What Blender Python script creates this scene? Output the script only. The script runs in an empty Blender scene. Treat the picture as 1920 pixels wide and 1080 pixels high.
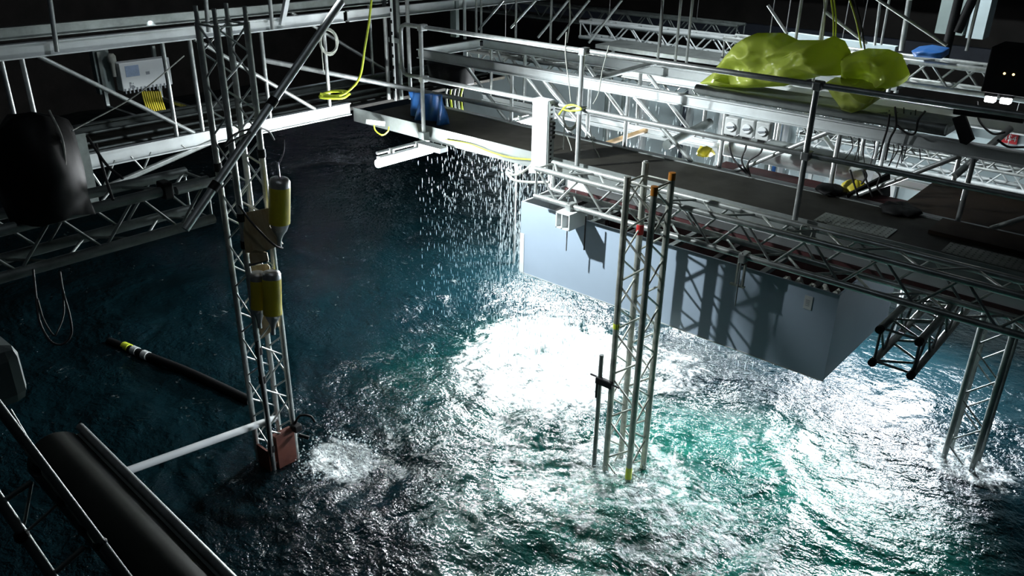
import bpy, math, random
import numpy as np
from mathutils import Vector, Matrix, noise as mnoise

random.seed(7)
rng = np.random.default_rng(11)
SC = bpy.context.scene
COL = SC.collection
R = math.radians

# ------------------------------------------------------------------ camera
FPX, YAW, PITCH, ROLL, CAMH = 1555.94, R(-40.6346), R(24.9766), R(0.9116), 5.0
fw = Vector((math.sin(YAW)*math.cos(PITCH), math.cos(YAW)*math.cos(PITCH), -math.sin(PITCH)))
r0 = Vector((math.cos(YAW), -math.sin(YAW), 0)); u0 = r0.cross(fw)
rr = math.cos(ROLL)*r0 + math.sin(ROLL)*u0
uu = -math.sin(ROLL)*r0 + math.cos(ROLL)*u0
cd = bpy.data.cameras.new('camera'); cam = bpy.data.objects.new('camera', cd); COL.objects.link(cam)
cam.matrix_world = Matrix(((rr.x, uu.x, -fw.x, 0), (rr.y, uu.y, -fw.y, 0), (rr.z, uu.z, -fw.z, CAMH), (0, 0, 0, 1)))
cd.sensor_width = 36; cd.lens = 36*FPX/1920; cd.clip_start = .05; cd.clip_end = 200
SC.camera = cam
CP = Vector((0, 0, CAMH))

def on(px, py, ax, val):
    """point of the place seen at a pixel of the photograph, on a known world plane"""
    d = fw + rr*((px-960)/FPX) + uu*((540-py)/FPX)
    return CP + d*((val-CP[ax])/d[ax])
def X(px, py, v): return on(px, py, 0, v)
def Y(px, py, v): return on(px, py, 1, v)
def Z(px, py, v): return on(px, py, 2, v)
def D(px, py, dist):
    d = fw + rr*((px-960)/FPX) + uu*((540-py)/FPX)
    return CP + d.normalized()*dist

# ------------------------------------------------------------------ world, exposure
w = bpy.data.worlds.new('dark_hall'); SC.world = w; w.use_nodes = True
w.node_tree.nodes['Background'].inputs[0].default_value = (.35, .55, .75, 1)
w.node_tree.nodes['Background'].inputs[1].default_value = .006
SC.view_settings.view_transform = 'Standard'; SC.view_settings.look = 'None'
SC.view_settings.exposure = 0.0; SC.view_settings.gamma = 1; SC.view_settings.use_curve_mapping = False
SC.cycles.use_denoising = True
SC.cycles.max_bounces = 6
SC.cycles.sample_clamp_indirect = 6

def aim(o, tgt):
    o.rotation_euler = (Vector(tgt)-o.location).to_track_quat('-Z', 'Y').to_euler()
def spot(name, loc, tgt, power, deg, size=.15, col=(.9, .97, 1), blend=.5):
    l = bpy.data.lights.new(name, 'SPOT'); l.energy = power; l.spot_size = R(deg); l.spot_blend = blend
    l.shadow_soft_size = size; l.color = col
    o = bpy.data.objects.new(name, l); COL.objects.link(o); o.location = loc; aim(o, tgt); return o
def area(name, loc, tgt, power, sx, sy, col=(.9, .97, 1)):
    l = bpy.data.lights.new(name, 'AREA'); l.energy = power; l.shape = 'RECTANGLE'; l.size = sx; l.size_y = sy; l.color = col
    o = bpy.data.objects.new(name, l); COL.objects.link(o); o.location = loc; aim(o, tgt); return o

def mirror(px, py, h):
    """where a lamp of height h stands if the still water shows it at this pixel"""
    p = Z(px, py, 0); return Vector((p.x*(1+h/CAMH), p.y*(1+h/CAMH), h))
# flood lamps of the hall that hang above the frame, and added fills
spot('flood_over_truss', (-6.3, 3.9, 4.8), (-4.75, 6.5, 2.5), 2000, 63, .05, blend=1.0)
spot('flood_on_left_girder', (-4.4, 6.1, 6.4), (-8.3, 4.8, 2.8), 300, 58, .1, (.85, .93, 1), .7)
spot('flood_far_right', (-4.5, 9.6, 6.5), (-4.2, 12.5, 1.2), 1100, 110, .15, (.88, .96, 1))
spot('dim_fill_spot', (-1.6, 2.0, 7.2), (-4.6, 3.2, 3.0), 34, 60, .2, (.85, .93, 1), .8)  # added fill from the camera side, lifts the roller and diagonal tube
area('dim_ceiling_fill', (-4.0, 2.0, 9.0), (-4.0, 6.0, 0), 14, 2.5, 2.5, (.75, .88, 1))  # added overhead fill, very dim and bluish
for px, py, h, e, sz in ((415, 500, 6, 110, .3), (400, 590, 7, 80, .26), (640, 440, 5, 35, .22), (200, 515, 5, 20, .2), (290, 300, 4, 12, .2), (60, 150, 4, 12, .2)):
    q = mirror(px, py, h); area('ceiling_batten_light', q, (q.x*.4, q.y*.4, 0), e, sz, sz, (.7, .82, 1))
spot('cabinet_fill', (-9.5, 4.7, 3.72), (-10.2, 4.8, 3.0), 14, 110, .03, (.9, .95, 1))  # added small spot that brightens the white cabinet

# ------------------------------------------------------------------ materials
def nodes(name):
    m = bpy.data.materials.new(name); m.use_nodes = True
    nt = m.node_tree; return m, nt, nt.nodes['Principled BSDF']
def N(nt, t, **kw):
    n = nt.nodes.new(t)
    for k, v in kw.items():
        if isinstance(k, str) and hasattr(n, k): setattr(n, k, v)
    return n
def mat(name, col, rough=.5, metal=0., var=.25, scale=6., bump=0., col2=None, spec=.5, streak=None, rvar=.12):
    m, nt, b = nodes(name)
    tc = N(nt, 'ShaderNodeTexCoord'); mp = N(nt, 'ShaderNodeMapping')
    if streak: mp.inputs['Scale'].default_value = streak
    nt.links.new(tc.outputs['Object'], mp.inputs[0])
    n = N(nt, 'ShaderNodeTexNoise'); n.inputs['Scale'].default_value = scale; n.inputs['Detail'].default_value = 5
    n.inputs['Roughness'].default_value = .62
    nt.links.new(mp.outputs[0], n.inputs['Vector'])
    cr = N(nt, 'ShaderNodeValToRGB')
    c2 = col2 or tuple(c*(1-var) for c in col)
    cr.color_ramp.elements[0].color = (*c2, 1); cr.color_ramp.elements[0].position = .35
    cr.color_ramp.elements[1].color = (*col, 1); cr.color_ramp.elements[1].position = .62
    nt.links.new(n.outputs['Fac'], cr.inputs[0]); nt.links.new(cr.outputs[0], b.inputs['Base Color'])
    mr = N(nt, 'ShaderNodeMapRange'); mr.inputs['To Min'].default_value = min(1, rough+rvar); mr.inputs['To Max'].default_value = max(.03, rough-rvar)
    nt.links.new(n.outputs['Fac'], mr.inputs[0]); nt.links.new(mr.outputs[0], b.inputs['Roughness'])
    b.inputs['Metallic'].default_value = metal; b.inputs['Specular IOR Level'].default_value = spec
    if bump:
        bp = N(nt, 'ShaderNodeBump'); bp.inputs['Strength'].default_value = bump; bp.inputs['Distance'].default_value = .01
        nt.links.new(n.outputs['Fac'], bp.inputs['Height']); nt.links.new(bp.outputs[0], b.inputs['Normal'])
    return m
def emit(name, col, s):
    m, nt, b = nodes(name)
    b.inputs['Base Color'].default_value = (.8, .8, .8, 1)
    b.inputs['Emission Color'].default_value = (*col, 1); b.inputs['Emission Strength'].default_value = s
    return m
M = dict(
    tube=mat('galvanised_tube', (.50, .53, .52), .38, .55, .35, 9, streak=(1, 1, 1)),
    alu=mat('truss_aluminium', (.52, .55, .53), .34, .6, .4, 7),
    worn=mat('worn_aluminium', (.50, .52, .46), .42, .45, .45, 8),
    beam=mat('pale_beam', (.62, .66, .66), .5, .15, .2, 3),
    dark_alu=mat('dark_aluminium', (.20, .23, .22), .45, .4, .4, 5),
    channel=mat('galvanised_channel', (.30, .33, .32), .42, .5, .35, 3),
    deck=mat('wet_dark_deck', (.016, .015, .011), .6, 0, .4, 3, .2, spec=.2),
    board=mat('brown_board', (.035, .022, .013), .65, 0, .5, 2, .2, spec=.2),
    plate=mat('checker_plate', (.16, .18, .16), .4, .5, .4, 4),
    black=mat('black_plastic', (.006, .0065, .007), .6, 0, .4, 8, spec=.25),
    rubber=mat('black_rubber', (.03, .03, .03), .6, 0, .3, 10),
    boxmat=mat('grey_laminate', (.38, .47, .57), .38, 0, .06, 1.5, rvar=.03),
    boxin=mat('dark_box_inside', (.02, .018, .018), .6, 0, .3, 4),
    dred=mat('dark_red_liner', (.045, .007, .008), .6, 0, .4, 6),
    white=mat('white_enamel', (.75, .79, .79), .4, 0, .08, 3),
    offw=mat('off_white_casting', (.6, .63, .62), .45, 0, .2, 8),
    ply=mat('plywood', (.48, .40, .25), .6, 0, .4, 3, col2=(.30, .22, .11), streak=(1, 6, 1)),
    yel=mat('yellow_paint', (.55, .46, .03), .32, 0, .25, 5),
    yelc=mat('yellow_cable', (.62, .72, .05), .45, 0, .2, 9),
    green=mat('green_cable', (.15, .55, .18), .45, 0, .2, 9),
    steel=mat('brushed_steel', (.5, .5, .5), .35, .8, .3, 8),
    rust=mat('rusty_plate', (.13, .035, .018), .7, .1, .5, 9, .3, col2=(.10, .03, .02)),
    red=mat('red_tape', (.5, .02, .02), .5, 0, .2, 6),
    orange=mat('orange_tape', (.6, .22, .02), .5, 0, .4, 8),
    blue=mat('blue_sheet', (.03, .14, .42), .4, 0, .35, 4),
    rope=mat('pale_rope', (.45, .47, .42), .7, 0, .3, 20),
    wallp=mat('pale_panel_wall', (.50, .60, .62), .6, 0, .18, 1.2),
    wallg=mat('grey_green_wall', (.25, .31, .30), .6, 0, .3, 1.1),
    walld=mat('black_drape', (.014, .012, .010), .85, 0, .5, 1.4),
    wallb=mat('dark_blue_band', (.03, .04, .06), .6, 0, .4, 1),
    sign=mat('red_sign', (.45, .02, .025), .5, 0, .1, 3),
    lamp=emit('lamp_tube_light', (.93, .98, 1), 420),
    lampb=emit('lamp_panel_light', (.9, .97, 1), 420),
    glare=emit('floodlight_light', (.93, .97, 1), 800),
    soft=emit('soft_panel_light', (.86, .92, 1), 190),
    spotl=emit('small_lamp_light', (.93, .97, 1), 12),
    amber=emit('amber_indicator', (1, .72, .3), 3),
    label=mat('blue_label', (.35, .45, .62), .5, 0, .2, 12),
    grey=mat('grey_print', (.3, .33, .36), .5, 0, .2, 12),
    orangetube=mat('orange_tube', (.62, .42, .22), .45, 0, .3, 5),
    roller=mat('dark_olive_roller', (.035, .04, .032), .55, 0, .4, 3, .1),
)
# yellow translucent sheeting
m, nt, b = nodes('yellow_sheeting')
b.inputs['Base Color'].default_value = (.52, .60, .12, 1); b.inputs['Roughness'].default_value = .3
b.inputs['Transmission Weight'].default_value = 0; b.inputs['Coat Weight'].default_value = .3
tr = N(nt, 'ShaderNodeBsdfTranslucent'); tr.inputs[0].default_value = (.58, .68, .12, 1)
mx = N(nt, 'ShaderNodeMixShader'); mx.inputs[0].default_value = .4
nt.links.new(b.outputs[0], mx.inputs[1]); nt.links.new(tr.outputs[0], mx.inputs[2])
nt.links.new(mx.outputs[0], nt.nodes['Material Output'].inputs[0]); M['sheet'] = m
# falling water drops
m, nt, b = nodes('falling_drops')
b.inputs['Base Color'].default_value = (.75, .85, .88, 1); b.inputs['Roughness'].default_value = .12
b.inputs['Transmission Weight'].default_value = .35; b.inputs['IOR'].default_value = 1.33; M['drop'] = m

# water
def water_material():
    m, nt, b = nodes('tank_water')
    L = nt.links.new
    tc = N(nt, 'ShaderNodeTexCoord')
    sx = N(nt, 'ShaderNodeSeparateXYZ'); L(tc.outputs['Object'], sx.inputs[0])
    def noise(scale, detail, rough=.5, dist=0., sc=(1, 1, 1), rot=0):
        mp = N(nt, 'ShaderNodeMapping'); mp.inputs['Scale'].default_value = sc; mp.inputs['Rotation'].default_value = (0, 0, rot)
        L(tc.outputs['Object'], mp.inputs[0])
        n = N(nt, 'ShaderNodeTexNoise'); n.inputs['Scale'].default_value = scale; n.inputs['Detail'].default_value = detail
        n.inputs['Roughness'].default_value = rough; n.inputs['Distortion'].default_value = dist
        L(mp.outputs[0], n.inputs['Vector']); return n.outputs['Fac']
    def math_(op, a, c=None, clamp=False):
        n = N(nt, 'ShaderNodeMath'); n.operation = op; n.use_clamp = clamp
        for i, v in enumerate((a, c)):
            if v is None: continue
            if isinstance(v, (int, float)): n.inputs[i].default_value = v
            else: L(v, n.inputs[i])
        return n.outputs[0]
    def smooth(v, lo, hi, tomin=0., tomax=1.):
        n = N(nt, 'ShaderNodeMapRange'); n.interpolation_type = 'SMOOTHSTEP'
        n.inputs['From Min'].default_value = lo; n.inputs['From Max'].default_value = hi
        n.inputs['To Min'].default_value = tomin; n.inputs['To Max'].default_value = tomax
        L(v, n.inputs[0]); return n.outputs[0]
    def blob(cx, cy, rx, ry, edge=.5):
        dx = math_('DIVIDE', math_('SUBTRACT', sx.outputs[0], cx), rx)
        dy = math_('DIVIDE', math_('SUBTRACT', sx.outputs[1], cy), ry)
        d = math_('SQRT', math_('ADD', math_('MULTIPLY', dx, dx), math_('MULTIPLY', dy, dy)))
        return smooth(d, edge, 1.0, 1., 0.)
    # churned, aerated water where the drips and the tower legs break the surface
    zones = None
    for args in FOAM:
        z = blob(*args[:4]); z = math_('MULTIPLY', z, args[4])
        zones = z if zones is None else math_('MAXIMUM', zones, z)
    fn = noise(3.2, 8, .68, 1.2)
    fn2 = noise(16, 5, .6, .6)
    f = math_('ADD', math_('MULTIPLY', fn, .65), math_('MULTIPLY', fn2, .35))
    thr = math_('ADD', f, math_('MULTIPLY', zones, .24))
    foam = smooth(thr, .60, .84)
    # deep water; teal glow of lit water painted into the colour as zones
    lit_teal = math_('MAXIMUM', blob(-2.4, 5.4, 2.9, 2.8, .3), math_('MULTIPLY', blob(-5.0, 6.2, 2.4, 2.2, .3), .22))
    lit_teal = math_('MULTIPLY', lit_teal, smooth(noise(.9, 4, .55, .8), .30, .62, .35, 1.))
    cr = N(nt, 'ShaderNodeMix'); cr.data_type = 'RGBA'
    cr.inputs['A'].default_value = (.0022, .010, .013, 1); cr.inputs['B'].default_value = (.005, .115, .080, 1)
    L(lit_teal, cr.inputs['Factor'])
    cm = N(nt, 'ShaderNodeMix'); cm.data_type = 'RGBA'; cm.inputs['B'].default_value = (.68, .75, .74, 1)
    L(cr.outputs['Result'], cm.inputs['A']); L(foam, cm.inputs['Factor'])
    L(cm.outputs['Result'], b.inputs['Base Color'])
    b.inputs['IOR'].default_value = 1.33
    L(smooth(foam, 0., 1., .035, .55), b.inputs['Roughness'])
    # ripples
    h1 = noise(3.2, 3, .5, .5, (1, 1.5, 1), .5)
    h2 = noise(9.5, 4, .55, .6, (1, 1.3, 1), -.3)
    h3 = noise(30, 3, .55, .3)
    h = math_('ADD', math_('MULTIPLY', h1, .046), math_('ADD', math_('MULTIPLY', h2, .030), math_('MULTIPLY', h3, .0115)))
    h = math_('MULTIPLY', h, smooth(noise(.75, 3, .5, 1.0), .36, .60, .5, 1.15))
    h = math_('ADD', h, math_('MULTIPLY', foam, .006))
    bp = N(nt, 'ShaderNodeBump'); bp.inputs['Strength'].default_value = 1; bp.inputs['Distance'].default_value = 1.0
    L(h, bp.inputs['Height']); L(bp.outputs[0], b.inputs['Normal'])
    return m
FOAM = [(-5.3, 6.9, 1.5, 1.5, 1.0), (-3.45, 5.75, .85, .8, .8), (-4.2, 5.5, 1.2, .9, .55), (-5.6, 4.0, .5, .42, 1.1),
        (-1.0, 8.1, .6, .5, .9), (-2.0, 7.0, 1.6, 1.2, .35), (-4.3, 7.6, 1.0, .8, .7), (-2.6, 5.2, 1.9, 1.2, .6), (-4.8, 4.6, 1.3, .8, .3)]
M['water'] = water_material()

def nvec(p):
    return Vector((mnoise.noise(p), mnoise.noise(p+Vector((17.1, 3.3, 8.2))), mnoise.noise(p+Vector((4.7, 21.9, 13.4)))))

# ------------------------------------------------------------------ mesh builder
class MB:
    def __init__(s): s.v = []; s.f = []; s.flat = []
    def add(s, v, f, flat=True):
        n = len(s.v); s.v += [tuple(a) for a in v]; s.f += [tuple(i+n for i in q) for q in f]; s.flat += [flat]*len(f)
    def tube(s, a, b, r, r2=None, seg=12, caps=True):
        s.path([a, b], r, seg, caps, r2); return s
    def path(s, pts, r, seg=8, caps=True, r2=None):
        pts = [Vector(p) for p in pts]; n = len(pts); ring = []
        t0 = (pts[1]-pts[0]).normalized()
        ref = Vector((0, 0, 1)) if abs(t0.z) < .9 else Vector((1, 0, 0))
        nx = t0.cross(ref).normalized()
        vs = []; fs = []
        for i, p in enumerate(pts):
            t = (pts[min(i+1, n-1)]-pts[max(i-1, 0)]).normalized()
            nx = (nx - t*nx.dot(t)).normalized(); ny = t.cross(nx)
            rad = r if r2 is None else r+(r2-r)*i/(n-1)
            for k in range(seg):
                a = 2*math.pi*k/seg; vs.append(p+nx*(rad*math.cos(a))+ny*(rad*math.sin(a)))
        for i in range(n-1):
            for k in range(seg):
                k2 = (k+1) % seg; fs.append((i*seg+k, i*seg+k2, (i+1)*seg+k2, (i+1)*seg+k))
        s.add(vs, fs, False)
        if caps:
            s.add(vs[:seg], [tuple(range(seg))[::-1]]); s.add(vs[-seg:], [tuple(range(seg))])
        return s
    def box(s, lo, hi):
        x0, y0, z0 = lo; x1, y1, z1 = hi
        s.add([(x0, y0, z0), (x1, y0, z0), (x1, y1, z0), (x0, y1, z0), (x0, y0, z1), (x1, y0, z1), (x1, y1, z1), (x0, y1, z1)],
              [(0, 3, 2, 1), (4, 5, 6, 7), (0, 1, 5, 4), (1, 2, 6, 5), (2, 3, 7, 6), (3, 0, 4, 7)]); return s
    def bar(s, a, b, w, h, up=(0, 0, 1)):
        """rectangular bar from a to b; w across, h along up"""
        a = Vector(a); b = Vector(b); t = (b-a).normalized(); up = Vector(up)
        sd = t.cross(up).normalized()*w/2; u = sd.cross(t).normalized()*h/2
        v = [a-sd-u, a+sd-u, a+sd+u, a-sd+u, b-sd-u, b+sd-u, b+sd+u, b-sd+u]
        s.add(v, [(0, 1, 2, 3)[::-1], (4, 5, 6, 7), (0, 1, 5, 4), (1, 2, 6, 5), (2, 3, 7, 6), (3, 0, 4, 7)]); return s
    def lathe(s, base, axis, prof, seg=20):
        base = Vector(base); ax = Vector(axis).normalized()
        ref = Vector((0, 0, 1)) if abs(ax.z) < .9 else Vector((1, 0, 0))
        nx = ax.cross(ref).normalized(); ny = ax.cross(nx)
        vs = []; fs = []
        for h, r in prof:
            for k in range(seg):
                a = 2*math.pi*k/seg; vs.append(base+ax*h+nx*(r*math.cos(a))+ny*(r*math.sin(a)))
        for i in range(len(prof)-1):
            for k in range(seg):
                k2 = (k+1) % seg; fs.append((i*seg+k, (i+1)*seg+k, (i+1)*seg+k2, i*seg+k2))
        s.add(vs, fs, False); s.add(vs[:seg], [tuple(range(seg))]); s.add(vs[-seg:], [tuple(range(seg))[::-1]]); return s
    def ibeam(s, a, b, h, w=.06, t=.012):
        """I section standing upright between a and b (a, b = middle of the section)"""
        up = Vector((0, 0, 1))
        s.bar(a, b, t, h)
        for k in (-1, 1): s.bar(Vector(a)+up*k*(h/2-t/2), Vector(b)+up*k*(h/2-t/2), w, t)
        return s
    def build(s, name, m, parent=None, bevel=0):
        loc = Vector((0, 0, 0))
        if parent is not None: loc = Vector(parent['_w'])
        elif s.v:
            a = np.array(s.v); loc = Vector(((a[:, 0].min()+a[:, 0].max())/2, (a[:, 1].min()+a[:, 1].max())/2, a[:, 2].min()))
        me = bpy.data.meshes.new(name)
        me.from_pydata([tuple(Vector(p)-loc) for p in s.v], [], s.f); me.validate()
        if len(me.polygons) == len(s.flat): me.polygons.foreach_set('use_smooth', [not f for f in s.flat])
        me.materials.append(M[m] if isinstance(m, str) else m)
        o = bpy.data.objects.new(name, me); COL.objects.link(o)
        if parent is not None: o.parent = parent
        else: o.location = loc
        o['_w'] = tuple(loc)
        if bevel:
            bv = o.modifiers.new('bevel', 'BEVEL'); bv.width = bevel; bv.segments = 2; bv.limit_method = 'ANGLE'
        return o
def T(a, b, r, seg=12): return MB().tube(a, b, r, seg=seg)
def tag(o, label, cat, group=None, kind=None):
    o['label'] = label
    if cat: o['category'] = cat
    if group: o['group'] = group
    if kind: o['kind'] = kind
    return o
def thing(name, label, cat, loc, group=None):
    o = bpy.data.objects.new(name, None); COL.objects.link(o); o.location = loc; o['_w'] = tuple(loc)
    o.empty_display_size = .1
    return tag(o, label, cat, group)
def struct(name, mb, m):
    o = mb.build(name, m); o['kind'] = 'structure'; return o
def curve(pts, n=10):
    """smooth path through points (Catmull-Rom)"""
    p = [Vector(q) for q in pts]; p = [p[0]*2-p[1]]+p+[p[-1]*2-p[-2]]; out = []
    for i in range(1, len(p)-2):
        for k in range(n):
            t = k/n
            out.append(.5*((2*p[i])+(p[i+1]-p[i-1])*t+(2*p[i-1]-5*p[i]+4*p[i+1]-p[i+2])*t*t+(3*p[i]-p[i-1]-3*p[i+1]+p[i+2])*t**3))
    out.append(p[-2]); return out
def cable(name, label, pts, r, m, parent=None, cat='cable', group=None, n=10):
    o = MB().path(curve(pts, n), r, 8).build(name, m, parent)
    if parent is None: tag(o, label, cat, group)
    elif label: o['label'] = label
    return o

def truss(t, p0, p1, u, v, w, h, bay, m, rc=.025, rb=.009, phase=0., faces=(1, 1, 1, 1), ends=True, ext=(0, 0, 0, 0)):
    """square lattice truss, axis p0-p1, u and v the unit cross directions; parts: chord, brace"""
    p0 = Vector(p0); p1 = Vector(p1); u = Vector(u); v = Vector(v); ax = (p1-p0).normalized(); Lg = (p1-p0).length
    cs = [Vector((0, 0, 0)), u*w, u*w+v*h, v*h]
    for i, c in enumerate(cs):
        T(p0+c, p1+c+ax*ext[i], rc, 14).build('chord', m, t)
    n = max(1, round(Lg/bay)); b = Lg/n
    for fi in range(4):
        if not faces[fi]: continue
        a = cs[fi]; c = cs[(fi+1) % 4]
        for k in range(n):
            q0 = p0+ax*(b*k); q1 = p0+ax*(b*(k+.5)); q2 = p0+ax*(b*(k+1))
            T(q0+a+ax*.02, q1+c, rb, 8).build('brace', m, t)
            T(q1+c, q2+a-ax*.02, rb, 8).build('brace', m, t)
        if ends:
            for q in (p0+ax*.015, p1-ax*.015): T(q+a, q+c, rb, 8).build('end_bar', m, t)
    return t

# ================================================================== SETTING
def water():
    xs = np.concatenate([np.linspace(-21.95, -12, 36, endpoint=False), np.arange(-12, 1.2, .05), np.linspace(1.2, 5, 20)])
    ys = np.concatenate([np.arange(-1, 10, .05), np.linspace(10, 13.95, 50)])
    XX, YY = np.meshgrid(xs, ys); ZZ = np.zeros_like(XX)
    for k in range(26):
        lam = rng.uniform(.35, 1.8); a = rng.uniform(0, 2*np.pi); kx, ky = np.cos(a), np.sin(a)
        ZZ += .0042*lam*np.sin(2*np.pi/lam*(XX*kx+YY*ky)+rng.uniform(0, 6.28)+.6*np.sin(XX*.9+YY*.7+k))
    for cx, cy, lam, amp in ((-3.45, 5.75, .30, .016), (-6.08, 3.6, .26, .014), (-1.0, 8.15, .3, .014), (-5.3, 6.8, .36, .014), (-4.9, 5.2, .5, .012)):
        d = np.hypot(XX-cx, YY-cy); ZZ += amp*np.sin(2*np.pi*d/lam)*np.exp(-d/1.3)*np.minimum(1, d/.3)
    fade = np.clip((12-YY)/4, .1, 1); ZZ *= fade
    v = np.stack([XX, YY, ZZ], -1).reshape(-1, 3); nx, ny = len(xs), len(ys)
    i = np.arange(nx*ny).reshape(ny, nx)
    f = np.stack([i[:-1, :-1], i[:-1, 1:], i[1:, 1:], i[1:, :-1]], -1).reshape(-1, 4)
    me = bpy.data.meshes.new('tank_water'); me.from_pydata(v.tolist(), [], f.tolist())
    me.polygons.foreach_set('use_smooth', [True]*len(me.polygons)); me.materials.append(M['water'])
    o = bpy.data.objects.new('tank_water', me); COL.objects.link(o)
    tag(o, 'choppy teal water filling the tank, white and foaming under the lamps', 'water', None, 'stuff')
water()
struct('wall_far', MB().box((-13.6, 14.0, -.5), (6, 14.2, 2.02)), 'wallp')
struct('wall_back', MB().box((-26, 19.0, -.5), (6, 19.2, 9)), 'walld')
struct('wall_left', MB().box((-22.2, -2, -.5), (-22, 19, 9)), 'walld')
struct('ceiling', MB().box((-26, -3, 9.4), (6, 20, 9.6)), 'walld')

ZD = 2.62          # walkway deck level
YF, YB = 6.54, 7.34  # its front and back edge
XL = -8.28         # its left end
# ================================================================== MAIN WALKWAY
t = thing('walkway', 'long dark deck with galvanised front fascia crossing from centre to lower right', 'walkway', (-4, 6.9, ZD-.14))
MB().box((XL+.3, YF+.01, ZD-.03), (1.2, YB, ZD)).build('deck_board', 'deck', t)
MB().box((XL+.0, YF, ZD-.15), (1.2, YF+.012, ZD+.012)).build('fascia', 'channel', t)
MB().box((XL+.0, YF, ZD-.158), (1.2, YF+.07, ZD-.15)).build('fascia_lip', 'channel', t)
MB().box((XL+.3, YB-.012, ZD-.12), (1.2, YB, ZD+.01)).build('rear_channel', 'channel', t)
for k in range(10):
    x = XL+.7+k*.95
    MB().box((x, YF+.012, ZD-.11), (x+.05, YB-.012, ZD-.03)).build('joist', 'channel', t)
t = thing('under_beam', 'pale beam with a dark red underside running below the walkway behind the truss', 'beam', (-3, 6.62, 2.28))
MB().box((-4.95, 6.60, 2.33), (1.0, 6.66, 2.46)).build('web', 'white', t)
MB().box((-4.95, 6.58, 2.29), (1.0, 6.68, 2.33)).build('lower_flange', 'dred', t)
# rough boards and plates lying on the right part of the deck
o = MB().box((-1.55, 6.95, ZD), (.4, 7.33, ZD+.03)).build('board', 'board'); tag(o, 'brown board lying on the dark walkway at far right', 'board')
for i, (x0, x1, lab) in enumerate(((-2.35, -1.75, 'studded anti-slip plate on the walkway right of the tall rail post'), (-1.35, -.65, 'studded anti-slip plate at far right of the walkway above the black truss'))):
    mb = MB().box((x0, 6.58, ZD), (x1, 6.84, ZD+.012)); 
    o = mb.build('checker_plate', 'plate', bevel=.004); tag(o, lab, 'metal plate', 'anti-slip plates')
    st = MB()
    for a in np.arange(x0+.03, x1-.02, .045):
        for c in np.arange(6.60, 6.83, .045): st.lathe((a, c, ZD+.012), (0, 0, 1), [(0, .009), (.004, .006)], 6)
    st.build('stud', 'plate', o)['kind'] = 'stuff'

t = thing('side_platform', 'brown boarded platform behind the far-right end of the walkway', 'platform', (-.5, 7.9, 2.5))
MB().box((-1.95, 7.36, 2.57), (1.2, 8.5, 2.61)).build('board', 'board', t)
MB().box((-1.95, 8.5, 2.45), (1.2, 8.53, 2.63)).build('edge_board', 'board', t)
# front guard rail
t = thing('guard_rail', 'two-rail tubular guard rail along the front edge of the dark walkway', 'railing', (-4, YF-.03, ZD-.1))
yr = YF-.03
MB().path([(-7.30, yr, 3.46), (-7.30, yr, 3.66), (-7.275, yr, 3.715), (-7.22, yr, 3.735), (1.0, yr, 3.735)], .024, 12).build('top_rail', 'tube', t)
MB().path([(-7.30, yr, 3.46), (-7.30, yr, 3.26), (-7.275, yr, 3.20), (-7.22, yr, 3.18), (1.0, yr, 3.18)], .024, 12).build('mid_rail', 'tube', t)
for x in (-6.92, -4.72, -2.46, -.45):
    p = T((x, yr-.05, ZD-.06), (x, yr-.05, 3.72), .024).build('post', 'tube', t)
    MB().box((x-.04, yr-.09, ZD-.12), (x+.04, yr, ZD-.04)).build('foot_bracket', 'channel', p)
    for z in (3.18, 3.735): MB().box((x-.035, yr-.075, z-.035), (x+.035, yr+.03, z+.035)).build('coupler', 'tube', p, .01)

# ================================================================== GIRDERS
def girder(name, label, plane, a0, a1, zt, zb, posts, diags, hT=.12, hB=.12, m='beam', mp='tube', axis=0, topw=.07, cat='girder', rp=.022):
    """ladder girder parallel to X (axis 0) or Y (axis 1); zt, zb = tops of upper and lower chord"""
    def P(a, z, off=0): return (a, plane+off, z) if axis == 0 else (plane+off, a, z)
    t = thing(name, label, cat, P((a0+a1)/2, zb-hB))
    if hT: MB().ibeam(P(a0, zt-hT/2), P(a1, zt-hT/2), hT, topw).build('top_chord', m, t)
    if hB: MB().ibeam(P(a0, zb-hB/2), P(a1, zb-hB/2), hB, topw).build('bottom_chord', m, t)
    for a in posts: T(P(a, zb), P(a, zt-hT), rp).build('post', mp, t)
    for a, c in diags: T(P(a, zt-hT, .0), P(c, zb, .0), rp).build('diagonal', mp, t)
    return t
# side girders of the left walkway (run away from the camera)
girder('side_girder', 'pale deep girder of the left walkway facing the camera, joined to the dark deck', -8.3, .2, 6.5, 3.79, 2.70,
       (1.5, 2.70, 2.87, 4.20, 4.50, 5.35, 6.2), ((3.02, 4.40), (4.56, 5.98), (1.2, 2.6)), .13, .15, axis=1)
girder('side_girder', 'dim girder on the far side of the left walkway, behind the paler one', -9.5, .2, 9.6, 3.78, 2.70,
       (7.9,), ((6.6, 8.2),), .12, .08, m='dark_alu', axis=1)
t = thing('walkway', 'dark planked deck of the left walkway between its two side girders', 'walkway', (-8.9, 5, 2.56))
MB().box((-9.44, .2, 2.58), (-8.36, 9.5, 2.62)).build('deck_board', 'deck', t)
mb = MB()
for k in range(34): mb.box((-8.52, 1.2+k*.24, 2.622), (-8.49, 1.32+k*.24, 2.626))
mb.build('slot_strip', 'white', t)['kind'] = 'stuff'
for x in (-9.3, -8.9, -8.62): T((x, .3, 2.64), (x, 9.4, 2.64), .018).build('floor_tube', 'dark_alu', t)
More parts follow.
